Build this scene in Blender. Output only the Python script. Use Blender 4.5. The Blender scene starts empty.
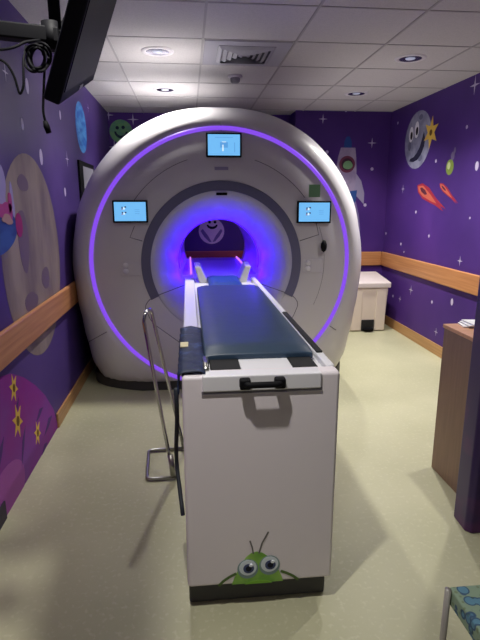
import bpy, bmesh, math, random
from mathutils import Vector, Matrix
from math import sin, cos, pi, radians, atan2, hypot
random.seed(7)
S = bpy.context.scene
C = S.collection

# ------------------------------------------------------------------ camera
F = 500.0; EYE = Vector((0, 0, 1.6)); PITCH, YAW, ROLL = 13.18, 5.8, -0.11
def basis():
    p, y, r = map(radians, (PITCH, YAW, ROLL))
    f = Vector((sin(y)*cos(p), cos(y)*cos(p), -sin(p)))
    rt = Vector((cos(y), -sin(y), 0)); up = rt.cross(f)
    r2 = rt*cos(r) + up*sin(r); u2 = r2.cross(f)
    return r2, u2, f
RT, UP, FW = basis()
cam = bpy.data.cameras.new('camera'); cam_o = bpy.data.objects.new('camera', cam); C.objects.link(cam_o)
m = Matrix((RT, UP, -FW)).transposed().to_4x4(); m.translation = EYE
cam_o.matrix_world = m
cam.sensor_fit = 'VERTICAL'; cam.sensor_height = 36; cam.lens = F*36/640; cam.clip_start = .02
S.camera = cam_o

# ------------------------------------------------------------------ world, exposure
S.view_settings.view_transform = 'Standard'; S.view_settings.look = 'None'
S.view_settings.gamma = 1; S.view_settings.use_curve_mapping = False
S.view_settings.exposure = 0.0
W = bpy.data.worlds.new('world'); S.world = W; W.use_nodes = True
bg = W.node_tree.nodes['Background']; bg.inputs[0].default_value = (.80, .80, 1.0, 1); bg.inputs[1].default_value = .16

XL, XR, YB, YB2, XJ, HC = -.99, 2.63, 6.6, 6.95, 1.38, 2.73
YF = -1.6      # the room's end behind the photographer
def spot(name, loc, energy, size=128, blend=1, col=(1, .965, .90), rad=.035, rot=(0, 0, 0)):
    l = bpy.data.lights.new(name, 'SPOT'); l.energy = energy; l.spot_size = radians(size); l.spot_blend = blend
    l.color = col; l.shadow_soft_size = rad
    o = bpy.data.objects.new(name, l); o.location = loc; o.rotation_euler = rot; C.objects.link(o); return o
LIGHTS = [(-.2, 4.23, 130), (-.2, 5.56, 125), (1.81, 4.23, 235), (1.81, 5.56, 170), (-.2, 2.7, 34), (1.81, 2.8, 75), (-.15, 1.08, 125), (.3, -1.1, 30)]  # last entry is an unseen fill lamp added to brighten the pedestal front
for x, y, e in LIGHTS:
    spot('downlight_or_fill_lamp', (x, y, HC-.02), e)

# ------------------------------------------------------------------ helpers
def lin(c):
    c = c/255
    return c/12.92 if c <= .04045 else ((c+.055)/1.055)**2.4
def rgb(r, g, b): return (lin(r), lin(g), lin(b), 1)
MATS = {}
def mat(name, col, rough=.5, metal=0, emit=None, est=0, noise=None, bump=0, bscale=60, coat=0, spec=.5):
    """noise = (scale, other colour, low, high[, stretch]) mixes a second colour in"""
    if name in MATS: return MATS[name]
    M = bpy.data.materials.new(name); M.use_nodes = True; nt = M.node_tree; b = nt.nodes['Principled BSDF']
    b.inputs['Base Color'].default_value = col; b.inputs['Roughness'].default_value = rough
    b.inputs['Metallic'].default_value = metal; b.inputs['Coat Weight'].default_value = coat
    b.inputs['Specular IOR Level'].default_value = spec
    if emit: b.inputs['Emission Color'].default_value = emit; b.inputs['Emission Strength'].default_value = est
    tc = nt.nodes.new('ShaderNodeTexCoord')
    if noise:
        n = nt.nodes.new('ShaderNodeTexNoise'); n.inputs['Scale'].default_value = noise[0]; n.inputs['Detail'].default_value = 4
        mp = nt.nodes.new('ShaderNodeMapping')
        if len(noise) > 4: mp.inputs['Scale'].default_value = noise[4]
        r = nt.nodes.new('ShaderNodeValToRGB')
        r.color_ramp.elements[0].position = noise[2]; r.color_ramp.elements[0].color = col
        r.color_ramp.elements[1].position = noise[3]; r.color_ramp.elements[1].color = noise[1]
        nt.links.new(tc.outputs['Object'], mp.inputs[0]); nt.links.new(mp.outputs[0], n.inputs['Vector'])
        nt.links.new(n.outputs[0], r.inputs[0]); nt.links.new(r.outputs[0], b.inputs['Base Color'])
    if bump:
        n = nt.nodes.new('ShaderNodeTexNoise'); n.inputs['Scale'].default_value = bscale
        bp = nt.nodes.new('ShaderNodeBump'); bp.inputs['Strength'].default_value = bump; bp.inputs['Distance'].default_value = .01
        nt.links.new(tc.outputs['Object'], n.inputs['Vector']); nt.links.new(n.outputs[0], bp.inputs['Height'])
        nt.links.new(bp.outputs[0], b.inputs['Normal'])
    MATS[name] = M; return M

def obj(name, bm, ms, parent=None, smooth=False, bevel=0, seg=2, angle=40):
    me = bpy.data.meshes.new(name); bmesh.ops.recalc_face_normals(bm, faces=bm.faces[:])
    bm.to_mesh(me); bm.free()
    for k in (ms if isinstance(ms, (list, tuple)) else [ms]): me.materials.append(k)
    o = bpy.data.objects.new(name, me); C.objects.link(o)
    if smooth:
        for p in me.polygons: p.use_smooth = True
    if parent:
        o.parent = parent; o.matrix_parent_inverse = Matrix.Translation(parent.location).inverted() if parent.type == 'EMPTY' else Matrix()
    if bevel:
        b = o.modifiers.new('bevel', 'BEVEL'); b.width = bevel; b.segments = seg; b.limit_method = 'ANGLE'; b.angle_limit = radians(angle)
        for p in me.polygons: p.use_smooth = True
        w = o.modifiers.new('wn', 'WEIGHTED_NORMAL'); w.keep_sharp = True
    return o
def tag(o, label, cat, group=None, kind=None):
    if label: o['label'] = label
    if cat: o['category'] = cat
    if group: o['group'] = group
    if kind: o['kind'] = kind
    return o
def thing(name, label, cat, loc, group=None):
    o = bpy.data.objects.new(name, None); o.location = loc; o.empty_display_size = .1; C.objects.link(o)
    return tag(o, label, cat, group)
def struct(name, bm, m, label=None, **k):
    o = obj(name, bm, m, **k); o['kind'] = 'structure'
    if label: o['label'] = label
    return o
NB = bmesh.new
def box(bm, x0, x1, y0, y1, z0, z1, mi=0):
    v = [bm.verts.new((x, y, z)) for x in (x0, x1) for y in (y0, y1) for z in (z0, z1)]
    fs = [bm.faces.new([v[i] for i in q]) for q in ((0,1,3,2),(4,6,7,5),(0,4,5,1),(2,3,7,6),(0,2,6,4),(1,5,7,3))]
    for f in fs: f.material_index = mi
    return v
def hexa(bm, lo, hi, mi=0):
    """solid between two rings of points with the same count"""
    a = [bm.verts.new(p) for p in lo]; b = [bm.verts.new(p) for p in hi]; n = len(a)
    fs = [bm.faces.new(a), bm.faces.new(b[::-1])] + [bm.faces.new((a[i], a[(i+1) % n], b[(i+1) % n], b[i])) for i in range(n)]
    for f in fs: f.material_index = mi
    return a + b
def fillet(pts, r, n=5):
    """round the inner corners of a polyline"""
    pts = [Vector(p) for p in pts]; out = [pts[0]]
    for i in range(1, len(pts)-1):
        p = pts[i]; a = pts[i-1]-p; b = pts[i+1]-p; d = min(r, a.length*.45, b.length*.45)
        p0 = p+a.normalized()*d; p1 = p+b.normalized()*d
        for k in range(n+1):
            t = k/n; out.append(p0*(1-t)**2 + p*2*t*(1-t) + p1*t*t)
    out.append(pts[-1]); return out
def tube(bm, pts, r, n=10, closed=False, mi=0, flat=1.0):
    pts = [Vector(p) for p in pts]; N = len(pts); rings = []; up = None
    for i, p in enumerate(pts):
        if closed: d = pts[(i+1) % N]-pts[i-1]
        else: d = pts[min(i+1, N-1)]-pts[max(i-1, 0)]
        d.normalize()
        if up is None:
            up = d.orthogonal().normalized()
        up = (up - d*up.dot(d)).normalized(); s = d.cross(up)
        rr = r[i] if isinstance(r, (list, tuple)) else r
        rings.append([bm.verts.new(p + up*cos(2*pi*k/n)*rr + s*sin(2*pi*k/n)*rr*flat) for k in range(n)])
    for i in range(N if closed else N-1):
        a, b = rings[i], rings[(i+1) % N]
        for k in range(n):
            bm.faces.new((a[k], a[(k+1) % n], b[(k+1) % n], b[k])).material_index = mi
    if not closed:
        bm.faces.new(rings[0][::-1]).material_index = mi; bm.faces.new(rings[-1]).material_index = mi
def lathe(bm, prof, c=(0, 0, 0), n=32, axis='z', a0=0, a1=2*pi, mi=0, caps=True):
    full = abs(a1-a0-2*pi) < 1e-6; R = []
    for k in range(n if full else n+1):
        a = a0+(a1-a0)*k/n; row = []
        for r, h in prof:
            if axis == 'z': p = (c[0]+r*cos(a), c[1]+r*sin(a), c[2]+h)
            else: p = (c[0]+r*cos(a), c[1]+h, c[2]+r*sin(a))
            row.append(bm.verts.new(p))
        R.append(row)
    L = len(R)
    for k in range(L if full else L-1):
        a, b = R[k], R[(k+1) % L]
        for j in range(len(prof)-1): bm.faces.new((a[j], a[j+1], b[j+1], b[j])).material_index = mi
    if full and caps:
        if prof[0][0] > 1e-4: bm.faces.new([r[0] for r in R]).material_index = mi
        if prof[-1][0] > 1e-4: bm.faces.new([r[-1] for r in R][::-1]).material_index = mi
    return R

# ------------------------------------------------------------------ materials
def wall_mat(name, c1, c2, c3):
    M = bpy.data.materials.new(name); M.use_nodes = True; nt = M.node_tree; b = nt.nodes['Principled BSDF']
    b.inputs['Roughness'].default_value = .5; b.inputs['Specular IOR Level'].default_value = .3
    tc = nt.nodes.new('ShaderNodeTexCoord'); n = nt.nodes.new('ShaderNodeTexNoise'); n.inputs['Scale'].default_value = .9; n.inputs['Detail'].default_value = 3
    r = nt.nodes.new('ShaderNodeValToRGB'); e = r.color_ramp.elements
    e[0].position = .3; e[0].color = c1; e[1].position = .72; e[1].color = c3; q = e.new(.5); q.color = c2
    nt.links.new(tc.outputs['Object'], n.inputs['Vector']); nt.links.new(n.outputs[0], r.inputs[0]); nt.links.new(r.outputs[0], b.inputs['Base Color'])
    return M
M_wall = wall_mat('purple_mural_wall', rgb(62, 36, 108), rgb(74, 44, 124), rgb(88, 52, 138))
M_wallL = wall_mat('purple_mural_wall_left', rgb(56, 38, 100), rgb(70, 50, 116), rgb(88, 66, 134))
M_part = mat('deep_purple_mural', rgb(42, 18, 76), .4, noise=(2.2, rgb(104, 28, 96), .55, .75))
M_floor = mat('pale_green_vinyl', rgb(178, 177, 146), .42, noise=(1.3, rgb(190, 188, 158), .35, .65), spec=.25)
# fine speckle over the floor
def speckle(M, scale, col, th):
    nt = M.node_tree; b = nt.nodes['Principled BSDF']; src = b.inputs['Base Color'].links[0].from_socket
    v = nt.nodes.new('ShaderNodeTexNoise'); v.inputs['Scale'].default_value = scale; v.inputs['Detail'].default_value = 3
    r = nt.nodes.new('ShaderNodeMapRange'); r.inputs[1].default_value = th; r.inputs[2].default_value = th+.12; r.inputs[4].default_value = .45
    mx = nt.nodes.new('ShaderNodeMix'); mx.data_type = 'RGBA'; mx.inputs[7].default_value = col
    tc = nt.nodes.new('ShaderNodeTexCoord')
    nt.links.new(tc.outputs['Object'], v.inputs['Vector']); nt.links.new(v.outputs[0], r.inputs[0]); nt.links.new(r.outputs[0], mx.inputs[0])
    nt.links.new(src, mx.inputs[6]); nt.links.new(mx.outputs[2], b.inputs['Base Color'])
speckle(M_floor, 42, rgb(204, 202, 176), .56)
M_ceil = mat('ceiling_tile', rgb(205, 203, 203), .9, noise=(120, rgb(190, 188, 190), .4, .8), spec=.1)
M_grid = mat('ceiling_grid_metal', rgb(168, 166, 168), .6)
def wood(name, c1, c2, stretch, rough=.4):
    return mat(name, c1, rough, noise=(14, c2, .3, .7, stretch))
M_rail = wood('honey_wood', rgb(180, 120, 74), rgb(204, 146, 96), (1, .12, 4))
M_railx = wood('honey_wood_across', rgb(180, 120, 74), rgb(204, 146, 96), (.12, 1, 4))
M_skirt = wood('skirting_wood', rgb(176, 130, 82), rgb(196, 150, 100), (1, .12, 4))
M_white = mat('scanner_white', rgb(206, 203, 208), .38, coat=.15)
M_body = mat('couch_white', rgb(230, 222, 228), .45)
M_lip = mat('couch_edge_white', rgb(225, 224, 230), .35)
M_liner = mat('bore_white', rgb(196, 195, 208), .45)
M_dkring = mat('slate_ring', rgb(104, 104, 132), .45)
M_seam = mat('seam_grey', rgb(104, 100, 112), .6)
M_black = mat('black_plastic', rgb(16, 16, 20), .6, spec=.12)
M_blackm = mat('black_matt', rgb(20, 20, 24), .8)
M_plinth = mat('dark_plinth', rgb(68, 68, 70), .6)
M_navy = mat('navy_vinyl', rgb(40, 60, 82), .40, bump=.15, bscale=9)
M_navyb = mat('navy_blanket', rgb(24, 36, 66), .6, noise=(18, rgb(50, 70, 116), .52, .66), bump=.6, bscale=22)
M_chrome = mat('chrome', rgb(205, 205, 208), .14, metal=1)
M_steel = mat('brushed_steel', rgb(175, 174, 170), .35, metal=1)
M_ringlight = mat('violet_ring_light', rgb(40, 20, 60), .5, emit=rgb(146, 84, 255), est=.85)
M_halo = mat('blue_bore_light', rgb(30, 10, 80), .5, emit=(.09, .01, 1, 1), est=1.6)
M_pinkstrip = mat('pink_strip_light', rgb(60, 20, 60), .5, emit=rgb(214, 120, 255), est=1.2)
M_screen = mat('screen_blue', rgb(20, 40, 60), .3, emit=rgb(120, 196, 255), est=.92, noise=(30, rgb(30, 50, 70), .4, .6))
M_icon = mat('screen_dark_icon', rgb(20, 20, 30), .4, emit=rgb(52, 62, 110), est=.8)
M_iconw = mat('screen_white_icon', rgb(20, 20, 30), .4, emit=rgb(225, 245, 255), est=1)
M_iconp = mat('screen_red_icon', rgb(20, 20, 30), .4, emit=rgb(190, 90, 120), est=.8)
M_lens = mat('lamp_lens', rgb(200, 205, 220), .2, emit=rgb(190, 200, 230), est=.3)
M_reflect = mat('lamp_reflector', rgb(120, 120, 140), .25, metal=.9)
M_trim = mat('white_trim', rgb(215, 212, 218), .5)
M_vent = mat('vent_metal', rgb(168, 168, 180), .55)
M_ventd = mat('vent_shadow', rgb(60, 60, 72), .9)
M_bin = mat('bin_white', rgb(222, 208, 196), .5)
M_desk = wood('desk_laminate', rgb(118, 92, 76), rgb(130, 102, 84), (4, 4, .3), .5)
M_desktop = wood('desk_top_wood', rgb(190, 140, 108), rgb(204, 154, 122), (.3, 3, 1), .4)
M_paper = mat('paper', rgb(232, 232, 236), .7)
M_tv = mat('tv_black', rgb(26, 26, 36), .7, spec=.15)
M_tvface = mat('tv_screen_off', rgb(20, 20, 30), .55, spec=.12)
M_cable = mat('cable_black', rgb(12, 12, 16), .7, spec=.1)
def flat(name, r, g, b): return mat('print_'+name, rgb(r, g, b), .6, spec=.2)

# ------------------------------------------------------------------ room shell
bm = NB(); box(bm, XL-.1, XR+.1, YF, YB2+.2, -.1, 0); struct('floor', bm, M_floor, 'pale green speckled vinyl floor')
bm = NB(); box(bm, XL-.1, XR+.1, YF, YB2+.2, HC, HC+.1); struct('ceiling', bm, M_ceil, 'white suspended tile ceiling')
bm = NB(); box(bm, XL-.1, XL, YF, YB2+.1, 0, HC); struct('wall_left', bm, M_wallL, 'purple space mural wall at left')
bm = NB(); box(bm, XR, XR+.1, YF, YB+.1, 0, HC); struct('wall_right', bm, M_wall, 'purple space mural wall at right')
bm = NB(); hexa(bm, [(XL, YB2, 0), (XJ, YB2, 0), (XJ, YB, 0), (XR, YB, 0), (XR, YB2+.1, 0), (XL, YB2+.1, 0)],
                [(XL, YB2, HC), (XJ, YB2, HC), (XJ, YB, HC), (XR, YB, HC), (XR, YB2+.1, HC), (XL, YB2+.1, HC)])
struct('wall_back', bm, M_wall, 'purple space mural wall behind the scanner')
bm = NB(); box(bm, XL-.1, XR+.1, YF-.1, YF, 0, HC); struct('wall_front', bm, mat('plain_wall', rgb(150, 140, 165), .7))
# partition end close on the right
bm = NB(); hexa(bm, [(1.342, 2.19, 0), (1.335, 2.07, 0), (1.357, 2.043, 0), (XR, 2.04, 0), (XR, 2.19, 0)],
                [(1.342, 2.19, HC), (1.335, 2.07, HC), (1.357, 2.043, HC), (XR, 2.04, HC), (XR, 2.19, HC)])
struct('wall_partition', bm, M_part, 'deep purple end of a partition wall', bevel=.008)
# ceiling T-bar grid
bm = NB(); T = .668
for k in range(-1, 5):
    x = .137+T*(k-0)-0
    if XL < x < XR: box(bm, x-.008, x+.008, YF, YB2, HC-.004, HC+.001)
k = -8
while 3.90+T*k < YB2:
    y = 3.90+T*k
    if y > YF: box(bm, XL, XR, y-.008, y+.008, HC-.0035, HC+.001)
    k += 1
struct('trim_1', bm, M_grid, 'thin metal grid between the ceiling tiles')
# wooden bumper rails and skirting
def rail(name, pts, t, z0, z1, m, bevel=.018):
    bm = NB(); (ax, ay), (bx, by) = pts
    box(bm, min(ax, bx), max(ax, bx), min(ay, by), max(ay, by), z0, z1)
    return struct(name, bm, m, bevel=bevel, seg=3)
rail('trim_2', ((XL, .0), (XL+.03, YB2)), .03, .765, .955, M_rail)['label'] = 'wooden bumper rail along the left wall'
rail('trim_3', ((XR-.03, 2.2), (XR, YB)), .03, .765, .955, M_rail)['label'] = 'wooden bumper rail along the right wall'
rail('trim_4', ((XJ, YB-.03), (XR-.03, YB)), .03, .765, .955, M_railx)['label'] = 'wooden bumper rail on the back wall beside the bin'
rail('trim_5', ((XL+.03, YB2-.03), (XJ-.001, YB2)), .03, .765, .955, mat('red_wood', rgb(150, 60, 66), .4))['label'] = 'wooden bumper rail seen through the bore'
rail('baseboard_left', ((XL, 3.5), (XL+.015, YB2)), .015, 0, .11, M_skirt, .004)
rail('baseboard_right', ((XR-.015, 2.2), (XR, YB)), .015, 0, .12, M_skirt, .004)
rail('baseboard_back', ((XJ, YB-.015), (XR-.015, YB)), .015, 0, .12, M_skirt, .004)

# ------------------------------------------------------------------ wall prints
class Wall:
    def __init__(s, side):
        s.side = side
    def P(s, u, v, d):
        if s.side == 'R': return (XR-d, u, v)
        if s.side == 'L': return (XL+d, u, v)
        if s.side == 'B': return (u, YB-d, v)
        if s.side == 'B2': return (u, YB2-d, v)
        if s.side == 'C': return (u, 1.7-d, v)
def poly(bm, w, pts, lay, mi=0):
    lo = [w.P(u, v, .0006) for u, v in pts]; hi = [w.P(u, v, .0012+lay*.0011) for u, v in pts]
    hexa(bm, lo, hi, mi)
def ell(cu, cv, ru, rv=None, n=28, rot=0, a0=0, a1=2*pi):
    rv = ru if rv is None else rv; c, s = cos(rot), sin(rot); out = []
    full = abs(a1-a0-2*pi) < 1e-6
    for k in range(n if full else n+1):
        a = a0+(a1-a0)*k/n; x, y = ru*cos(a), rv*sin(a); out.append((cu+x*c-y*s, cv+x*s+y*c))
    return out
def blob(cu, cv, ru, rv=None, n=26, amp=.06, seed=1):
    rv = ru if rv is None else rv; R = random.Random(seed); ph = [R.random()*6 for _ in range(3)]
    return [(cu+ru*cos(a)*(1+amp*(sin(2*a+ph[0])+.6*sin(3*a+ph[1])+.4*sin(5*a+ph[2]))), cv+rv*sin(a)*(1+amp*(sin(2*a+ph[0])+.6*sin(3*a+ph[1])+.4*sin(5*a+ph[2])))) for a in [2*pi*k/n for k in range(n)]]
def star(cu, cv, R, r, n=4, rot=pi/2, su=1):
    return [(cu+su*(R if k % 2 == 0 else r)*cos(rot+pi*k/n), cv+(R if k % 2 == 0 else r)*sin(rot+pi*k/n)) for k in range(2*n)]
def layer(name, w, shapes, m, lay, parent=None):
    for s in shapes:
        bm = NB(); poly(bm, w, s, lay); o = obj(name, bm, m, parent)
    return o
WR, WL, WB, WB2, WC = Wall('R'), Wall('L'), Wall('B'), Wall('B2'), Wall('C')
F_ = flat
# small twinkling stars
M_star = flat('star_white', 196, 186, 216)
def stars(w, lst, label, group, cat='star'):
    proto = {}
    for u, v, r, k in lst:
        key = k
        if key not in proto:
            bm = NB()
            pts = star(0, 0, 1, .16) if k == 'x' else ell(0, 0, .8, 1.2, 14) if k == 'o' else ell(0, 0, .6, .6, 10)
            t = {'R': lambda a, b, d: (-d, a, b), 'L': lambda a, b, d: (d, a, b), 'B': lambda a, b, d: (a, -d, b)}[w.side]
            hexa(bm, [t(a, b, .0006) for a, b in pts], [t(a, b, .0016) for a, b in pts])
            o = obj('star_print', bm, M_star); proto[key] = o
        else:
            o = proto[key].copy(); C.objects.link(o)
        o.location = w.P(u, v, 0)
        o.scale = {'R': (1, r, r), 'L': (1, r, r), 'B': (r, 1, r)}[w.side]
        tag(o, label[k] if isinstance(label, dict) else label, cat, group+(' of kind '+{'x': 'four-pointed', 'o': 'oval', 'd': 'round dot'}[k]))

def unproj(x, y, w):
    d = FW + RT*((x-240)/F) + UP*((320-y)/F)
    if w.side == 'R': t = XR/d.x; p = EYE+d*t; return p.y, p.z
    if w.side == 'L': t = XL/d.x; p = EYE+d*t; return p.y, p.z
    t = (YB if w.side == 'B' else YB2)/d.y; p = EYE+d*t; return p.x, p.z
def sl(w, l): return [(*unproj(x, y, w), r, k) for x, y, r, k in l]
stars(WR, sl(WR, [(475, 85, .085, 'x'), (403, 189, .05, 'x'), (460, 261, .05, 'x'), (411, 290, .06, 'x'), (400, 299, .04, 'x'), (436, 332, .045, 'x'),
                  (477, 166, .035, 'o'), (452, 302, .03, 'o'),
                  (467, 127, .03, 'd'), (436, 161, .03, 'd'), (416, 212, .03, 'd'), (398, 123, .03, 'd'), (386, 233.5, .03, 'd'), (401, 244, .03, 'd'),
                  (429, 236, .03, 'd'), (432, 302, .03, 'd'), (404, 252, .02, 'd'), (393, 296, .03, 'd'), (470, 218, .02, 'd'), (444, 340, .02, 'd')]),
      {'x': 'white four-pointed star printed on the right purple wall', 'o': 'small white oval moon printed on the right purple wall', 'd': 'tiny white star dot printed on the right purple wall'}, 'stars on the right wall')
stars(WB, sl(WB, [(323, 119, .06, 'x'), (372, 143, .065, 'x'), (372, 169, .035, 'd'), (327, 152, .035, 'd'), (365, 205, .035, 'd'), (346, 110.5, .03, 'd')]),
      {'x': 'white four-pointed star printed on the back wall beside the rocket', 'd': 'tiny white star dot on the back wall near the rocket'}, 'stars on the back wall right of the scanner')
def star2(l):
    bm0 = None
    for x, y, r in l:
        u, v = unproj(x, y, WB2); o = layer('star_print', WB2, [star(u, v, r, r*.16)], M_star, 0)
        tag(o, 'white four-pointed star on the back wall around the green planet', 'star', 'stars around the green planet')
star2([(108.5, 115, .07), (133, 119.5, .075), (114.5, 147, .09), (170, 113, .06)])
stars(WL, sl(WL, [(67, 159, .06, 'x'), (88, 108, .04, 'x'), (5, 72, .05, 'x'), (27, 86, .04, 'o'), (41, 157, .045, 'o'), (65, 192, .03, 'o'), (60, 115, .03, 'o'), (22, 124, .03, 'o')]),
      {'x': 'white four-pointed star printed on the left purple wall', 'o': 'small white oval star printed on the left purple wall'}, 'stars on the left wall')

# smiling grey moon, right wall
def face_thing(name, label, cat, loc): return thing(name, label, cat, loc)
t = thing('moon_mural', 'large smiling grey moon printed on the right wall', 'mural', (XR, 5.8, 2.3))
cu, cv = 5.79, 2.295
layer('moon_disc', WR, [ell(cu, cv, .335, .315)], mat('moon_grey', rgb(126, 128, 156), .6, noise=(9, rgb(150, 152, 178), .4, .6), spec=.2), 0, t)
layer('crater', WR, [ell(cu-.1, cv-.2, .05, .04), ell(cu+.2, cv-.05, .04, .05), ell(cu-.05, cv+.24, .05, .03)], F_('crater', 104, 106, 134), .6, t)
eye = layer('eye', WR, [ell(5.965, 2.375, .055, .085)], F_('eye_white', 226, 226, 236), 1, t); layer('pupil', WR, [ell(5.955, 2.36, .03, .045)], F_('pupil', 20, 20, 34), 2, eye)
eye = layer('eye', WR, [ell(5.825, 2.41, .055, .09)], MATS['print_eye_white'], 1, t); layer('pupil', WR, [ell(5.815, 2.395, .03, .045)], MATS['print_pupil'], 2, eye)
# a crescent mouth running down the right side
o1 = [(5.64, 2.37), (5.60, 2.29), (5.61, 2.21), (5.67, 2.13), (5.76, 2.075), (5.86, 2.06), (5.97, 2.075)]
o2 = [(5.95, 2.10), (5.86, 2.115), (5.79, 2.15), (5.72, 2.21), (5.675, 2.29)]
layer('mouth', WR, [o1+o2], F_('mouth', 40, 40, 66), 1, t)
t = thing('star_mural', 'yellow star with a face at the moon\'s edge on the right wall', 'mural', (XR, 5.46, 2.34))
layer('star_shape', WR, [star(5.47, 2.335, .17, .075, 6, pi/2+.1, 1.0)], F_('star_yellow', 222, 186, 84), 1.2, t)
layer('face', WR, [ell(5.47, 2.335, .032), ], F_('star_face', 112, 84, 40), 2.2, t)
t = thing('alien_mural', 'small green egg-shaped creature with grey antennae on the right wall', 'mural', (XR, 5.0, 1.98))
layer('body', WR, [ell(5.0, 1.945, .075, .075)], F_('creature_green', 130, 150, 70), 0, t)
layer('eye', WR, [ell(5.02, 1.96, .03, .035)], F_('creature_eye', 196, 206, 150), 1, t)
layer('antenna', WR, [ell(4.96, 2.05, .035, .04), ell(4.93, 2.10, .02, .03)], F_('creature_grey', 112, 100, 140), .4, t)
def comet(nm, lab, h, tl, w):
    (hu, hv), (tu, tv) = h, tl
    t = thing(nm, lab, 'mural', WR.P(hu, hv, 0)); d = Vector((tu-hu, tv-hv)); L = d.length; d /= L; n = Vector((-d.y, d.x))
    def q(a, b): p = Vector((hu, hv))+d*a*L+n*b*w; return (p.x, p.y)
    layer('flame', WR, [[q(0, .1), q(.08, .8), q(.28, 1), q(.5, .7), q(.72, .35), q(1, .12), q(.86, -.1), q(1.05, -.35), q(.7, -.5), q(.4, -.9), q(.15, -.7)]], F_('comet_red', 158, 48, 66), 0, t)
    layer('glow', WR, [[q(.04, .1), q(.1, .6), q(.28, .7), q(.6, .3), q(.75, 0), q(.5, -.3), q(.2, -.5)]], F_('comet_orange', 196, 98, 80), 1, t)
    layer('rock', WR, [[q(.12, .1), q(.2, .35), q(.33, .3), q(.4, .0), q(.3, -.25), q(.18, -.2)]], F_('comet_rock', 92, 44, 60), 2, t)
comet('comet_mural', 'larger orange-red comet with a dark rock on the right wall', (5.70, 1.80), (5.05, 1.52), .085)
comet('comet_mural', 'smaller, thinner red comet nearest the green creature on the right wall', (5.18, 1.80), (4.80, 1.59), .04)

# rocket on the back wall
t = thing('rocket_mural', 'grey and white cartoon rocket printed on the back wall', 'mural', (2.1, YB, 1.9))
layer('fin', WB, [[(2.19, 1.98), (2.27, 1.88), (2.32, 1.72), (2.32, 1.58), (2.22, 1.68), (2.16, 1.74)], [(1.96, 1.98), (1.86, 1.86), (1.8, 1.6), (1.95, 1.74)]], F_('rocket_fin', 160, 152, 184), .3, t)
layer('hull', WB, [[(1.98, 2.29), (2.17, 2.29), (2.19, 2.15), (2.20, 1.98), (2.19, 1.80), (2.17, 1.68), (1.96, 1.68), (1.94, 1.85), (1.93, 2.05), (1.95, 2.18)]], mat('rocket_hull', rgb(168, 156, 186), .6, noise=(7, rgb(146, 132, 168), .4, .6), spec=.2), .8, t)
layer('nose_cone', WB, [[(2.02, 2.29), (2.12, 2.29), (2.12, 2.36), (2.095, 2.42), (2.07, 2.43), (2.045, 2.42), (2.02, 2.36)]], F_('rocket_blue', 42, 74, 140), 1, t)
layer('engine', WB, [[(2.07, 1.74), (2.22, 1.76), (2.21, 1.62), (2.15, 1.56), (2.08, 1.64)]], F_('rocket_engine', 52, 88, 158), 1.4, t)
layer('exhaust', WB, [[(2.14, 1.58), (2.21, 1.62), (2.26, 1.45), (2.29, 1.25), (2.27, 1.0), (2.2, 1.25)]], F_('rocket_smoke', 128, 116, 166), .2, t)
pw = layer('porthole', WB, [ell(2.07, 2.085, .105, .105)], F_('port_ring', 112, 56, 82), 1.8, t)
layer('glass', WB, [ell(2.07, 2.085, .075)], F_('port_glass', 68, 42, 62), 2.6, pw)
layer('pilot', WB, [blob(2.08, 2.075, .06, .055, seed=3)], F_('pilot_green', 122, 166, 122), 3.4, pw)
# round planets on the deep back wall
t = thing('planet_mural', 'small green smiling planet on the back wall left of the scanner', 'mural', (-.81, YB2, 2.5))
u, v = unproj(121, 131.5, WB2)
layer('planet_disc', WB2, [ell(u, v, .145)], mat('planet_green', rgb(96, 150, 118), .6, noise=(16, rgb(112, 164, 112), .4, .6), spec=.2), 0, t)
layer('eye', WB2, [ell(u-.045, v+.045, .022), ell(u+.03, v+.05, .022)], F_('planet_dark', 34, 52, 66), 1, t)
layer('mouth', WB2, [ell(u, v+.0, .085, .085, 12, 0, pi, 2*pi)+ell(u, v+.0, .06, .05, 12, 0, 2*pi, pi)[::1]], MATS['print_planet_dark'], 1, t)
t = thing('planet_mural', 'pink smiling planet on the back wall seen through the bore', 'mural', (.3, YB2, 1.25))
u, v = unproj(211.5, 231, WB2)
layer('planet_disc', WB2, [ell(u, v, .175)], F_('planet_pink', 226, 190, 222), 0, t)
layer('band', WB2, [[(u-.12, v+.03), (u-.05, v-.06), (u, v-.15), (u-.03, v-.15), (u-.1, v-.08), (u-.15, v)], [(u+.13, v+.03), (u+.06, v-.06), (u+.01, v-.15), (u+.05, v-.14), (u+.11, v-.07), (u+.15, v)]], F_('planet_band', 128, 96, 158), 1, t)
layer('eye', WB2, [ell(u-.025, v+.12, .02), ell(u+.05, v+.12, .02)], MATS['print_pupil'], 1, t)
layer('mouth', WB2, [ell(u+.01, v+.085, .075, .06, 12, 0, pi, 2*pi)+ell(u+.01, v+.085, .05, .025, 12, 0, 2*pi, pi)], MATS['print_pupil'], 1, t)

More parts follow.
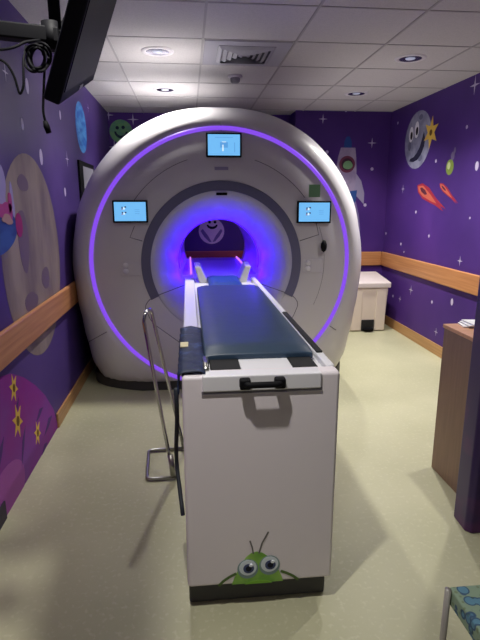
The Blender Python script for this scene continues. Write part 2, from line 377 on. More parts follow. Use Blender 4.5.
# left wall: moon, blue planet, magenta planet, small blue planet
t = thing('moon_mural', 'huge brown cratered moon printed on the left wall above the rail', 'mural', (XL, 3.35, 1.3))
layer('moon_disc', WL, [ell(3.37, 1.26, .60, .64, 48)], mat('moon_brown', rgb(110, 95, 102), .65, noise=(3.2, rgb(160, 145, 134), .38, .66, (1, 1, .35)), spec=.2), 0, t)
layer('crater', WL, [blob(3.16, 1.38, .09, .2, seed=4), blob(3.55, 1.1, .10, .07, seed=6), blob(3.2, 1.0, .13, .06, seed=9), blob(3.25, 1.72, .1, .05, seed=11)], F_('brown_crater', 114, 96, 114), 1, t)
t = thing('planet_mural', 'blue planet at the left edge, overlapping the brown moon', 'mural', (XL, 2.72, 1.3))
layer('planet_disc', WL, [ell(2.68, 1.47, .38, .14, 40)], mat('planet_blue', rgb(44, 62, 128), .6, noise=(3, rgb(60, 92, 160), .4, .62, (1, 1, 3)), spec=.2), 2, t)
t = thing('figure_mural', 'pink, white and red waving space figure above the blue planet', 'mural', (XL, 2.85, 1.5))
layer('white_suit', WL, [blob(2.87, 1.67, .07, .12, seed=2, amp=.14), blob(3.02, 1.62, .03, .09, seed=5, amp=.14)], F_('suit', 160, 150, 196), 3, t)
layer('pink_trim', WL, [blob(2.88, 1.565, .10, .05, seed=8, amp=.2), blob(2.98, 1.58, .03, .08, seed=15, amp=.12)], F_('pink_trim', 176, 70, 130), 3.8, t)
layer('gold_trim', WL, [blob(2.91, 1.515, .07, .03, seed=12, amp=.2)], F_('gold_trim', 176, 140, 130), 4.6, t)
layer('red_ball', WL, [ell(3.10, 1.475, .06, .07)], F_('red_ball', 158, 44, 104), 2.6, t)
t = thing('planet_mural', 'tall narrow-looking bright blue planet high on the left wall beyond the television', 'mural', (XL, 5.2, 2.25))
layer('planet_disc', WL, [ell(5.18, 2.30, .25, .23, 36)], mat('planet_cyan', rgb(36, 100, 184), .6, noise=(5, rgb(80, 146, 210), .4, .62, (1, 1, 3)), spec=.2), 0, t)
t = thing('planet_mural', 'large magenta cratered planet low on the left wall', 'mural', (XL, 2.6, .3))
pts = [(1.3, .0015), (1.3, .5), (1.8, .70), (2.3, .72), (2.55, .73), (2.72, .69), (2.91, .60), (3.10, .48), (3.28, .34), (3.44, .17), (3.52, .0015)]
layer('planet_disc', WL, [pts], mat('planet_magenta', rgb(142, 46, 142), .6, noise=(2.2, rgb(128, 66, 156), .4, .65), spec=.2), 2, t)
def streak(u, v, L, w, a):
    d = Vector((cos(a), sin(a))); n = Vector((-d.y, d.x)); p = Vector((u, v))
    return [tuple(p+d*L), tuple(p+n*w+d*L*.2), tuple(p-d*L), tuple(p-n*w*.3)]
layer('crater', WL, [streak(*unproj(39, 415, WL), .09, .035, .2), streak(*unproj(48, 425, WL), .11, .04, .25), streak(*unproj(23, 446, WL), .12, .03, 1.0), streak(*unproj(17, 406, WL), .05, .02, .9),
                     streak(*unproj(44, 449, WL), .07, .03, .2), streak(*unproj(1, 452, WL), .08, .03, .9)], F_('magenta_crater', 82, 50, 120), 3, t)
layer('pale_ball', WL, [ell(*unproj(6, 500, WL), .30, .17)], F_('magenta_pale', 160, 84, 164), 2.6, t)  # paler pink ball printed in the mural
for (x, y), L in zip(((13, 388), (17, 421), (37, 433)), ('highest small', 'largest middle', 'lowest')):
    u, v = unproj(x, y, WL); t2 = thing('star_mural', L+' of the yellow stars on the magenta planet', 'mural', (XL, u, v), 'yellow stars on the magenta planet')
    R = .105 if L.startswith('larg') else .085
    layer('star_shape', WL, [star(u, v, R, R*.42, 6, pi/2+.15, .8)], MATS['print_star_yellow'], 3.6, t2)
    layer('face', WL, [ell(u, v, R*.22, R*.28)], MATS['print_star_face'], 4.6, t2)
# dark foot of the mural near the photographer
bm = NB(); box(bm, XL, XL+.012, YF, 2.42, 0, .10); struct('trim_6', bm, mat('dark_skirting', rgb(48, 40, 62), .6))

# ------------------------------------------------------------------ ceiling fittings
for i, (x, y, lab) in enumerate([(-.2, 4.23, 'recessed round downlight nearer the television, left of the air vent'), (-.2, 5.56, 'recessed round downlight above the left of the scanner'),
                     (1.81, 4.23, 'recessed round downlight on the right, the nearer one'), (1.81, 5.56, 'recessed round downlight on the right, nearest the back corner')]):
    t = thing('downlight', lab, 'ceiling light', (x, y, HC), 'recessed downlights')
    bm = NB(); lathe(bm, [(.085, -.001), (.092, -.008), (.122, -.006), (.125, 0)], (x, y, HC), 40, caps=False); obj('trim_ring', bm, M_trim, t, True)
    bm = NB(); lathe(bm, [(.088, -.006), (.078, -.0045), (.05, -.003), (.038, -.0025)], (x, y, HC), 40, caps=False); obj('reflector', bm, M_reflect, t, True)
    bm = NB(); lathe(bm, [(.04, -.003), (.036, -.008), (.02, -.011), (0.0001, -.012)], (x, y, HC), 24); obj('lamp', bm, M_lens, t, True)
# air vent
t = thing('air_vent', 'square louvred air diffuser set in the ceiling', 'vent', (.47, 4.23, HC))
x0, x1, y0, y1 = .15, .79, 3.915, 4.555
bm = NB(); box(bm, x0, x1, y0, y1, HC-.006, HC-.0005); obj('panel', bm, M_vent, t, bevel=.002)
cx, cy = (x0+x1)/2, (y0+y1)/2
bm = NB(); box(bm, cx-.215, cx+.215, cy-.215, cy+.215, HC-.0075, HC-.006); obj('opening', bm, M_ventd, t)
for k in range(5):
    r0 = .215-k*.042; bm = NB()
    lo = [(cx+a*r0, cy+b*r0, HC-.0078) for a, b in ((-1, -1), (1, -1), (1, 1), (-1, 1))]
    hi = [(cx+a*(r0-.026), cy+b*(r0-.026), HC-.026) for a, b in ((-1, -1), (1, -1), (1, 1), (-1, 1))]
    A = [bm.verts.new(p) for p in lo]; B = [bm.verts.new(p) for p in hi]
    A2 = [bm.verts.new((p[0]+(cx-p[0])*.02, p[1]+(cy-p[1])*.02, p[2])) for p in lo]; B2 = [bm.verts.new((p[0]+(cx-p[0])*.05, p[1]+(cy-p[1])*.05, p[2])) for p in hi]
    for i in range(4):
        j = (i+1) % 4
        bm.faces.new((A[i], A[j], B[j], B[i])); bm.faces.new((A2[j], A2[i], B2[i], B2[j])); bm.faces.new((B[i], B[j], B2[j], B2[i])); bm.faces.new((A[j], A[i], A2[i], A2[j]))
    obj('louvre', bm, M_vent, t)
# smoke detector
t = thing('smoke_detector', 'small round smoke detector on the ceiling behind the air vent', 'detector', (.46, 4.93, HC))
bm = NB(); lathe(bm, [(.065, 0), (.065, -.014), (.055, -.02), (.0001, -.02)], (.46, 4.93, HC), 28); obj('base', bm, M_trim, t, bevel=.002)
bm = NB(); lathe(bm, [(.045, -.02), (.043, -.05), (.03, -.062), (.0001, -.062)], (.46, 4.93, HC), 24); obj('sensor_head', bm, mat('detector_grey', rgb(130, 128, 140), .6), t, bevel=.003)

# ------------------------------------------------------------------ the scanner
CX, ZC, ZR, YS = .275, 1.05, 1.11, 4.15       # axis x, body centre z, ring centre z, face plane y
SC = thing('mri_scanner', 'huge round white scanner with a glowing violet ring and blue-lit bore', 'medical scanner', (CX, 5.1, 0))
ctrl = [(-90, 1.60), (-43, 1.455), (-36, 1.42), (-28, 1.345), (-18, 1.285), (-8, 1.262), (4, 1.265), (15, 1.27), (25, 1.295), (40, 1.318), (55, 1.335), (70, 1.335), (90, 1.315)]
def rout(a):
    d = math.degrees(a); d = (d+180) % 360-180
    d = 90-abs(abs(d)-90) if d >= 0 else -(90-abs(abs(d)-90))
    for (a0, r0), (a1, r1) in zip(ctrl, ctrl[1:]):
        if d <= a1:
            t = (d-a0)/(a1-a0); t = t*t*(3-2*t)*.35+t*.65
            return r0+(r1-r0)*t
    return ctrl[-1][1]
ZB = .092
def ring_pts(bm, f, y, n=160):
    row = []
    for k in range(n):
        a = 2*pi*k/n; x, z = f(a); row.append(bm.verts.new((x, y, max(z, ZB))))
    return row
def circ(r, zc=ZR): return lambda a: (CX+r*cos(a), zc+r*sin(a))
def outl(s=1.0): return lambda a: (CX+rout(a)*s*cos(a), ZC+rout(a)*s*sin(a))
def mixf(f, g, t): return lambda a: (f(a)[0]*(1-t)+g(a)[0]*t, f(a)[1]*(1-t)+g(a)[1]*t)
def skin(name, rows, m, parent=SC, smooth=True, sharp=None):
    bm = NB(); R = [ring_pts(bm, f, y) for f, y in rows]; n = len(R[0])
    for A, B in zip(R, R[1:]):
        for k in range(n):
            vs = (A[k], A[(k+1) % n], B[(k+1) % n], B[k])
            if (Vector(vs[2].co)-Vector(vs[0].co)).length > 1e-5:
                try: bm.faces.new(vs)
                except ValueError: pass
    bmesh.ops.remove_doubles(bm, verts=bm.verts[:], dist=1e-5)
    return obj(name, bm, m, parent, smooth)
def circ2(r, zc, dx): return lambda a: (CX+dx+r*cos(a), zc+r*sin(a))
rows = [(circ(.60), YS+.06), (circ(.60), YS+.004), (circ(.606), YS), (circ(1.035), YS), (circ(1.045), YS+.006), (circ(1.082), YS+.006), (circ(1.09), YS)]
for k in range(1, 13):
    t = k/12; rows.append((mixf(circ(1.09), outl(), sin(t*pi/2)**.9), YS+.30*(1-cos(t*pi/2))))
rows += [(outl(), YS+.45), (outl(), 5.9), (outl(.985), 6.0), (outl(.94), 6.06), (circ2(.39, 1.10, .035), 6.08), (circ2(.366, 1.10, .035), 6.10), (circ2(.366, 1.10, .035), 6.05)]
skin('housing', rows, M_white)
# funnel and bore
rb = .372
rows = [(circ(.604), YS+.05), (circ(.604), YS+.003), (circ(.585), YS+.002)]
for k in range(1, 13):
    t = k/12; rows.append((mixf(circ(.575), circ2(rb, ZC+.04, 0), t), YS+.01+.42*t**1.7))
rows += [(circ2(rb, ZC+.04, 0), YS+.5), (circ2(.368, 1.092, .015), 5.2), (circ2(.362, 1.10, .035), 6.1)]
skin('bore_funnel', rows, M_liner)
# flat bridge on the bottom of the bore that carries the couch top
bm = NB(); w_ = (rb**2-(ZC-.955)**2)**.5
box(bm, CX-w_+.01, CX+w_-.01, YS+.45, 6.1, .90, .955); obj('bore_bridge', bm, M_liner, SC, bevel=.01)
# slate arc
bm = NB(); lathe(bm, [(.588, 0), (.590, -.006), (.663, -.006), (.666, 0)], (CX, YS+.001, ZR), 110, axis='y', a0=radians(-26.5), a1=radians(206.5)); obj('slate_arc', bm, M_dkring, SC)
bm = NB(); box(bm, CX-.045, CX+.045, YS-.012, YS-.003, ZR+.55, ZR+.572); obj('sensor_window', bm, M_black, SC, bevel=.004)
# violet ring light
a_ = math.asin((ZR-ZB-.02)/1.063)
bm = NB(); lathe(bm, [(1.047, .006), (1.049, -.004), (1.063, -.009), (1.077, -.004), (1.080, .006)], (CX, YS+.001, ZR), 170, axis='y', a0=-a_, a1=pi+a_); obj('ring_light', bm, M_ringlight, SC, True)
# halo just inside the bore mouth and strips beside the couch
bm = NB(); lathe(bm, [(rb-.001, -.015), (rb-.008, -.012), (rb-.008, .012), (rb-.001, .015)], (CX, YS+.475, ZC+.04), 80, axis='y', a0=radians(-12), a1=radians(192)); obj('bore_halo_light', bm, M_halo, SC, True)
for x, ya, yb in ((CX-w_+.10, 4.62, 6.08), (CX+w_-.06, 4.95, 6.08)):
    bm = NB(); box(bm, x-.008, x+.008, ya, yb, .954, .968); obj('strip_light', bm, M_pinkstrip, SC)
# seams
def seam(pts, name='seam', r=.0035, m=M_seam, y=YS, closed=False):
    bm = NB(); tube(bm, [(x, y+.001, z) for x, z in pts], r, 6, closed); return obj(name, bm, m, SC, True)
def arcpts(r, a0, a1, n=40, zc=ZR): return [(CX+r*cos(radians(a0+(a1-a0)*k/n)), zc+r*sin(radians(a0+(a1-a0)*k/n))) for k in range(n+1)]
seam(arcpts(.865, 108, 152), r=.0028); seam(arcpts(.865, 38, 72), r=.0028); seam(arcpts(.865, -25, 20), r=.002); 
seam([(-.372, 1.30), (-.47, 1.33), (-.43, 1.42)]); seam([(.925, 1.29), (1.085, 1.34), (1.06, 1.44)])
seam([(-.85, .47), (-.70, .55)]); seam([(1.21, .55), (1.27, .51)])
seam([(CX, 2.15), (CX, 2.22)], r=.0025)
dockL = fillet([(-.04, .935), (-.33, .83), (-.375, .77), (-.33, .66), (-.12, .43)][:], .05) if False else None
for s in (-1, 1):
    pts = [Vector((CX+s*.315, YS, .935)), Vector((CX+s*.60, YS, .83)), Vector((CX+s*.655, YS, .76)), Vector((CX+s*.60, YS, .62)), Vector((CX+s*.36, YS, .43))]
    seam([(p.x, p.z) for p in fillet(pts, .05)], r=.0035)
# displays
def display(cx, cz, w, h, icons):
    bm = NB(); box(bm, cx-w/2, cx+w/2, YS-.028, YS-.001, cz-h/2, cz+h/2); d = obj('display', bm, M_black, SC, bevel=.006)
    b = .014; bm = NB(); box(bm, cx-w/2+b, cx+w/2-b, YS-.0295, YS-.0275, cz-h/2+b, cz+h/2-b); s = obj('screen', bm, M_screen, d)
    for m, lst in icons.items():
        bm = NB()
        for (u, v, a, c) in lst: box(bm, cx+u*w-a*w/2, cx+u*w+a*w/2, YS-.0302, YS-.0293, cz+v*h-c*h/2, cz+v*h+c*h/2)
        obj('screen_icon', bm, m, d)
side = {M_icon: [(-.22, .17, .035, .09), (-.13, .2, .05, .06), (-.22, -.05, .035, .07), (-.13, -.04, .05, .06)], M_iconw: [(-.17, .14, .05, .1), (-.17, -.09, .05, .09)], M_iconp: [(-.23, .1, .03, .04), (-.23, -.12, .03, .04)],
        mat('screen_pale_icon', rgb(20, 20, 30), .4, emit=rgb(96, 168, 236), est=.9): [(.2, .0, .14, .02), (.2, .08, .14, .02), (.2, -.09, .14, .02)]}
display(-.455, 1.535, .275, .175, side)
display(1.035, 1.525, .285, .18, side)
display(.295, 2.043, .28, .185, {M_iconw: [(-.03, -.12, .04, .26), (0, .12, .12, .03)], MATS['screen_pale_icon']: [(.0, .0, .22, .22), (0, .3, .5, .02), (.3, -.1, .02, .4)]})
# control panels left and right of the bore
for cx, lab in ((-.475, 0), (1.04, 1)):
    bm = NB(); box(bm, cx-.085, cx+.085, YS-.006, YS+.001, 1.02, 1.135); p = obj('control_panel', bm, mat('panel_grey', rgb(206, 203, 210), .4), SC, bevel=.005)
    for k in range(2):
        bm = NB(); lathe(bm, [(.022, 0), (.022, -.006), (.018, -.009), (.0001, -.009)], (cx-.04, YS-.006, 1.105-k*.048), 20, axis='y'); obj('button', bm, M_lip, p, True)
# button stick hanging at the right, green square sticker, small logo bar
bm = NB(); lathe(bm, [(.0001, -.05), (.020, -.034), (.026, -.006), (.024, .02), (.012, .048), (.0001, .055)], (1.125, YS-.028, 1.245), 20); obj('alarm_bulb', bm, M_black, SC, True)
bm = NB(); box(bm, .99, 1.085, YS-.003, YS+.001, 1.645, 1.745); o = obj('sticker', bm, mat('sticker_green', rgb(112, 160, 118), .6), SC); o['label'] = 'small square green sticker'
bm = NB(); box(bm, .22, .33, YS-.003, YS+.001, 1.855, 1.88); obj('badge', bm, mat('badge_grey', rgb(150, 142, 176), .5), SC)
# plinth
bm = NB(); n = 24
base = []
for k in range(n+1):
    a = pi*k/n; base.append((CX-1.17*cos(a), 4.62-.44*min(1, sin(a)*1.25)**.8))
base = base + [(CX+1.17, 6.0), (CX-1.17, 6.0)]
hexa(bm, [(x, y, .0) for x, y in base], [(x, y, ZB+.006) for x, y in base]); obj('plinth', bm, M_plinth, SC, bevel=.006)
# lamps inside the bore
def plight(name, loc, e, col, r=.04):
    l = bpy.data.lights.new(name, 'POINT'); l.energy = e; l.color = col; l.shadow_soft_size = r
    o = bpy.data.objects.new(name, l); o.location = loc; C.objects.link(o)
for k in range(9):
    a = radians(-14+208*k/8); plight('bore_lamp', (CX+.33*cos(a), YS+.34, ZC+.01+.33*sin(a)), 1.35 if k in (1, 7) else .55 if 1 < k < 7 else 1.2, (.05, .0, 1), .03)
for s in (-1, 1):
    for y in (4.8, 5.3, 5.8): plight('bore_lamp', (CX+s*.30, y, 1.02), .7, (.05, 0, 1), .03)

# ------------------------------------------------------------------ the couch (patient table)
BX0, BX1, BY0, ZT = -.037, .545, 1.70, .995
CT = thing('patient_table', 'white patient table on a tall box pedestal running into the scanner', 'patient table', (.25, 2.9, 0))
pr_ = [(BY0, .112), (BY0, .996), (BY0+.075, .996), (BY0+.075, .955), (3.9, .955), (3.9, .112)]
bm = NB(); hexa(bm, [(BX0, y, z) for y, z in pr_], [(BX1, y, z) for y, z in pr_])
obj('pedestal', bm, M_body, CT, bevel=.014, seg=4)
bm = NB(); box(bm, BX0+.004, BX1-.012, BY0+.045, 3.85, 0, .118); obj('foot_plinth', bm, M_plinth, CT, bevel=.01)
# top shell: rim all round with a hollow
IX0, IX1 = .05, .50
bm = NB(); box(bm, BX0, IX0-.012, BY0+.075, 4.12, .95, ZT+.004); obj('side_rim', bm, M_lip, CT, bevel=.008, seg=3)
bm = NB(); box(bm, IX1+.008, BX1, BY0+.075, 4.12, .95, ZT+.004); obj('side_rim', bm, M_lip, CT, bevel=.008, seg=3)
bm = NB(); box(bm, IX0-.02, IX1+.02, BY0+.07, 5.6, .951, .975); obj('table_top', bm, M_lip, CT, bevel=.004)
# flap panel at the foot end
bm = NB(); box(bm, BX0+.073, BX1-.073, BY0-.010, BY0+.055, .937, ZT+.003); fl = obj('end_flap', bm, M_lip, CT, bevel=.006, seg=3)
bm = NB(); box(bm, BX0+.070, BX1-.070, BY0-.006, BY0+.05, .928, .938); obj('flap_gap', bm, M_seam, CT)
pts = fillet([(.188, BY0-.008, .968), (.188, BY0-.05, .974), (.314, BY0-.05, .974), (.314, BY0-.008, .968)], .022)
bm = NB(); tube(bm, pts, .0115, 12); h = obj('handle', bm, M_black, fl, True)
for x in (.188, .314):
    bm = NB(); box(bm, x-.02, x+.02, BY0-.045, BY0-.008, .952, .992); obj('handle_mount', bm, M_black, h, bevel=.008)
# foot end hollow: black pads, white middle
for xa, xb in ((.07, .185), (.385, .482)):
    bm = NB(); box(bm, xa, xb, BY0+.072, 1.93, .974, .992); obj('foot_pad', bm, M_blackm, CT, bevel=.006)
bm = NB(); box(bm, .186, .384, BY0+.06, 1.95, .974, .99); obj('foot_tray', bm, M_lip, CT, bevel=.003)
bm = NB(); tube(bm, [(.052, BY0+.05, 1.0), (.052, BY0+.19, 1.0)], .013, 14); obj('rail_end', bm, M_steel, CT, True)
bm = NB(); box(bm, .512, .538, 1.93, 2.70, ZT+.003, ZT+.012); obj('grip_strip', bm, M_blackm, CT, bevel=.003)
# side-mounted head supports
for s in (-1, 1):
    hx = .27+s*.155
    lo = [(hx-.035*1, 3.98, .97), (hx+.035, 3.98, .97), (hx+.035, 4.26, .97), (hx-.035, 4.26, .97)]
    hi = [(hx+s*.05-.025, 4.02, 1.10), (hx+s*.05+.025, 4.02, 1.10), (hx+s*.05+.025, 4.20, 1.12), (hx+s*.05-.025, 4.20, 1.12)]
    bm = NB(); hexa(bm, lo, hi); obj('head_support', bm, M_lip, CT, bevel=.012, seg=3)

# mattress on the couch: soft top, front edge drooping
bm = NB(); x0, x1 = .05, .492; ny, nx = 40, 14; top = []; bot = []
for j in range(ny+1):
    y = 1.905+(3.52-1.905)*j/ny; rt_, rb_ = [], []
    for i in range(nx+1):
        x = x0+(x1-x0)*i/nx; e = min(i, nx-i)/nx; h = .035*(1-(1-min(1, e*6))**2*.4); f = min(1, j/2.0); fe = 1-(1-f)**2
        z = .985+.012+h*(.45+.55*fe)
        rt_.append(bm.verts.new((x, y, z))); rb_.append(bm.verts.new((x, y, .981)))
    top.append(rt_); bot.append(rb_)
for j in range(ny):
    for i in range(nx):
        bm.faces.new((top[j][i], top[j][i+1], top[j+1][i+1], top[j+1][i])); bm.faces.new((bot[j][i], bot[j+1][i], bot[j+1][i+1], bot[j][i+1]))
    bm.faces.new((top[j][0], top[j+1][0], bot[j+1][0], bot[j][0])); bm.faces.new((top[j][nx], bot[j][nx], bot[j+1][nx], top[j+1][nx]))
for i in range(nx):
    bm.faces.new((top[0][i], bot[0][i], bot[0][i+1], top[0][i+1])); bm.faces.new((top[ny][i], top[ny][i+1], bot[ny][i+1], bot[ny][i]))
tag(obj('table_mattress', bm, M_navy, bevel=.008, seg=3, angle=50), 'long flat navy blue mattress lying on the patient table', 'mattress')
# head cushion
bm = NB(); n = 12; rows_ = []
for j in range(9):
    y = 3.60+.50*j/8; row = []
    for i in range(n+1):
        u = -1+2*i/n; x = .27+u*.125; z = .998+.012*(u*u)*(.3+.7*j/8)+.03*(1-abs(u)**6)*(1-abs(2*j/8-1)**6)
        row.append((x, y, z))
    rows_.append(row)
T_ = [[bm.verts.new(p) for p in r] for r in rows_]; B_ = [[bm.verts.new((p[0], p[1], .977)) for p in r] for r in rows_]
for j in range(8):
    for i in range(n):
        bm.faces.new((T_[j][i], T_[j][i+1], T_[j+1][i+1], T_[j+1][i])); bm.faces.new((B_[j][i], B_[j+1][i], B_[j+1][i+1], B_[j][i+1]))
    bm.faces.new((T_[j][0], T_[j+1][0], B_[j+1][0], B_[j][0])); bm.faces.new((T_[j][n], B_[j][n], B_[j+1][n], T_[j+1][n]))
for i in range(n):
    bm.faces.new((T_[0][i], B_[0][i], B_[0][i+1], T_[0][i+1])); bm.faces.new((T_[8][i], T_[8][i+1], B_[8][i+1], B_[8][i]))
tag(obj('head_cushion', bm, mat('blue_cushion', rgb(16, 62, 140), .45), bevel=.006), 'small bright blue head cushion at the bore end of the table', 'cushion')

# dark blue cover draped over the left rim
bm = NB(); R = random.Random(4); ny = 22; cols = []
prof = [(.049, 1.004), (.03, 1.008), (0, 1.010), (-.03, 1.010), (-.045, 1.003), (-.048, .99), (-.049, .97), (-.050, .95), (-.051, .925)]
for j in range(ny+1):
    y = 1.715+(2.38-1.715)*j/ny; row = []
    for i, (x, z) in enumerate(prof):
        w = .004*sin(j*1.3+i*.8)+.003*sin(j*2.9+i*1.7)
        row.append(Vector((x-abs(w)*(i > 3), y, z+abs(w)*(i < 5))))
    cols.append(row)
top = [[bm.verts.new(p) for p in r] for r in cols]
ins = [[bm.verts.new((p.x+(.006 if i > 4 else 0), p.y, p.z-(.006 if i <= 4 else 0))) for i, p in enumerate(r)] for r in cols]
L = len(prof)
for j in range(ny):
    for i in range(L-1):
        bm.faces.new((top[j][i], top[j][i+1], top[j+1][i+1], top[j+1][i])); bm.faces.new((ins[j][i], ins[j+1][i], ins[j+1][i+1], ins[j][i+1]))
    for i in (0, L-1): bm.faces.new((top[j][i], top[j+1][i], ins[j+1][i], ins[j][i]))
for j in (0, ny):
    for i in range(L-1): bm.faces.new((top[j][i], top[j][i+1], ins[j][i+1], ins[j][i]))
bl = obj('blanket', bm, M_navyb, None, True); tag(bl, 'crumpled dark navy cover draped over the left rim of the table', 'blanket')
bm = NB(); box(bm, -.046, -.012, 2.02, 2.09, 1.012, 1.018); o = obj('care_tag', bm, mat('tag_cream', rgb(206, 196, 160), .6), bl, bevel=.002); o['label'] = 'cream label'
# strap hanging down beside the table
pts = fillet([(-.060, 1.76, .93), (-.060, 1.80, .80), (-.072, 1.88, .62), (-.072, 1.90, .54), (-.058, 1.82, .45), (-.049, 1.76, .40)], .05)
bm = NB(); tube(bm, pts, .0085, 8); tag(obj('strap', bm, mat('strap_dark', rgb(30, 36, 46), .6), None, True), 'dark strap hanging down the left side of the table pedestal', 'strap')

# ------------------------------------------------------------------ chrome stand
st = thing('tubular_stand', 'chrome tubular frame with a narrow looped top and C-shaped foot left of the table', 'stand', (-.2, 2.88, 0))
pts = fillet([(-.105, 2.70, .014), (-.28, 2.70, .014), (-.295, 3.06, .014), (-.06, 3.06, .014)], .035)
bm = NB(); tube(bm, pts, .0105, 12); obj('foot', bm, M_steel, st, True)
top = [(-.262+.019*(1-cos(pi*k/10)), 2.79+.075*(1-cos(pi*k/10)), .94+.06*sin(pi*k/10)) for k in range(11)]
pts = [(-.125, 2.70, .02)] + top + [(-.065, 3.05, .02)]
bm = NB(); tube(bm, pts, .0108, 12); obj('frame', bm, M_chrome, st, True)
bm = NB(); tube(bm, [(-.137, 2.705, .16), (-.126, 2.697, .03)], .016, 12); obj('sleeve', bm, M_steel, st, True)
# ------------------------------------------------------------------ television on its arm
B0 = Vector((-.273, 1.20, 1.806)); C0 = Vector((-.288, 1.75, 1.976)); wv = (C0-B0).normalized(); hv = Vector((.397, -.261, .88))
hv = (hv-wv*hv.dot(wv)).normalized(); nv = wv.cross(hv).normalized()
if nv.x < 0: nv = -nv
TVW, TVH, TVD = (C0-B0).length, .34, .036
def tp(a, b, c): return B0+wv*a+hv*b-nv*c
t = thing('television', 'black flat television hanging on a bracket, seen from below at top left', 'television', tuple(tp(TVW/2, TVH/2, TVD)))
def tvbox(name, a0, a1, b0, b1, c0, c1, m, par, bev=.004):
    bm = NB(); hexa(bm, [tp(a0, b0, c0), tp(a1, b0, c0), tp(a1, b1, c0), tp(a0, b1, c0)], [tp(a0, b0, c1), tp(a1, b0, c1), tp(a1, b1, c1), tp(a0, b1, c1)])
    return obj(name, bm, m, par, bevel=bev)
tvbox('casing', 0, TVW, 0, TVH, 0, TVD, M_tv, t, .006)
tvbox('screen', .018, TVW-.018, .028, TVH-.018, -.0015, .001, M_tvface, t, .0005)
tvbox('rear_bulge', .30, TVW-.06, .05, TVH-.05, TVD-.002, TVD+.03, M_tv, t, .01)
bm = NB(); hexa(bm, [tp(TVW*.5-.03, .008, -.002), tp(TVW*.5+.03, .008, -.002), tp(TVW*.5+.03, .018, -.002), tp(TVW*.5-.03, .018, -.002)], [tp(TVW*.5-.03, .008, .001), tp(TVW*.5+.03, .008, .001), tp(TVW*.5+.03, .018, .001), tp(TVW*.5-.03, .018, .001)]); obj('bezel_mark', bm, mat('mark_grey', rgb(92, 92, 108), .5), t)
bk = thing('television_bracket', 'black ceiling post and swing arm carrying the television', 'bracket', (-.42, 1.35, HC))
def pt(x, y, Y):
    d = FW+RT*((x-240)/F)+UP*((320-y)/F); return EYE+d*(Y/d.y)
pe = tp(.40, .16, TVD+.03)
pp = pt(56, 34, 1.38)
bm = NB(); tube(bm, [(pp.x, pp.y, HC), (pp.x, pp.y, pp.z-.02)], .014, 14); obj('post', bm, M_black, bk, True)
a0 = pt(-60, 24, 1.36); a1 = pt(60, 37, 1.38)
bm = NB(); d = (a1-a0); u = Vector((0, 0, 1)); s = d.cross(u).normalized()
hexa(bm, [a0+u*.018-s*.02, a0+u*.018+s*.02, a0-u*.018+s*.02, a0-u*.018-s*.02], [a1+u*.018-s*.02, a1+u*.018+s*.02, a1-u*.018+s*.02, a1-u*.018-s*.02]); obj('arm', bm, M_black, bk, bevel=.005)
bm = NB(); tube(bm, [a1+u*.03-d.normalized()*.02, a1-u*.03-d.normalized()*.02], .022, 14); obj('elbow', bm, M_black, bk, True)
bm = NB(); tube(bm, [a1, (a1+pe)/2+Vector((0, 0, .01)), pe], .016, 10); obj('tilt_head', bm, M_black, bk, True)
bm = NB()
for q in (.36, .46):
    a, b, c_, e = tp(q-.015, .03, TVD+.028), tp(q+.015, .03, TVD+.028), tp(q+.015, .31, TVD+.028), tp(q-.015, .31, TVD+.028)
    off = -nv*.012; hexa(bm, [a, b, c_, e], [a+off, b+off, c_+off, e+off])
obj('mount_plate', bm, M_black, bk)
# cables
bm = NB(); pts = []
for k in range(130):
    a = 2*pi*k/26; f = k/129
    pts.append(pt(37+3.5*sin(a*.31)+11.5*cos(a)*(1-.35*f), 58+13.5*sin(a)*(1-.15*f)-2*sin(a*.4), 1.30+.02*sin(k*.5)))
tube(bm, pts, .0032, 6); tag(obj('cable', bm, M_cable, None, True), 'coiled black cable hanging in loops under the television arm', 'cable')
bm = NB(); tube(bm, fillet([pt(46, 46, 1.36), pt(45, 60, 1.33), pt(43.5, 95, 1.30), pt(43, 112, 1.30), pt(46, 124, 1.30)], .03), .0032, 6)
o = obj('cable', bm, M_cable, None, True); tag(o, 'black cable hanging straight down with a plug on its end', 'cable')
bm = NB(); tube(bm, [pt(45, 121, 1.30), pt(46.5, 126, 1.30), pt(49, 133, 1.30)], [.005, .0075, .0065], 8); obj('plug', bm, M_cable, o, True)
bm = NB(); tube(bm, fillet([pt(-20, 48, 1.30), pt(2, 50, 1.30), pt(16, 47, 1.31), pt(24, 42, 1.33), pt(40, 40, 1.36)], .03), .0032, 6); tag(obj('cable', bm, M_cable, None, True), 'black cable running left just below the television arm', 'cable')
bm = NB(); tube(bm, fillet([pt(-20, 52, 1.28), pt(6, 62, 1.28), pt(14, 75, 1.28), pt(20, 96, 1.28), pt(24, 86, 1.28), pt(23, 60, 1.29), pt(26, 46, 1.33)], .02), .0030, 6); tag(obj('cable', bm, M_cable, None, True), 'black cable sagging in a deep pointed loop at the far left', 'cable')

# ------------------------------------------------------------------ notice frame on the left wall
t = thing('picture_frame', 'black framed white notice on the left wall, partly hidden by the scanner', 'frame', (XL, 5.25, 1.8))
bm = NB(); box(bm, XL, XL+.02, 4.88, 5.60, 1.45, 1.985); obj('frame', bm, M_black, t, bevel=.003)
bm = NB(); box(bm, XL+.019, XL+.0215, 5.03, 5.55, 1.50, 1.94); obj('notice', bm, mat('notice_paper', rgb(140, 138, 152), .7), t)

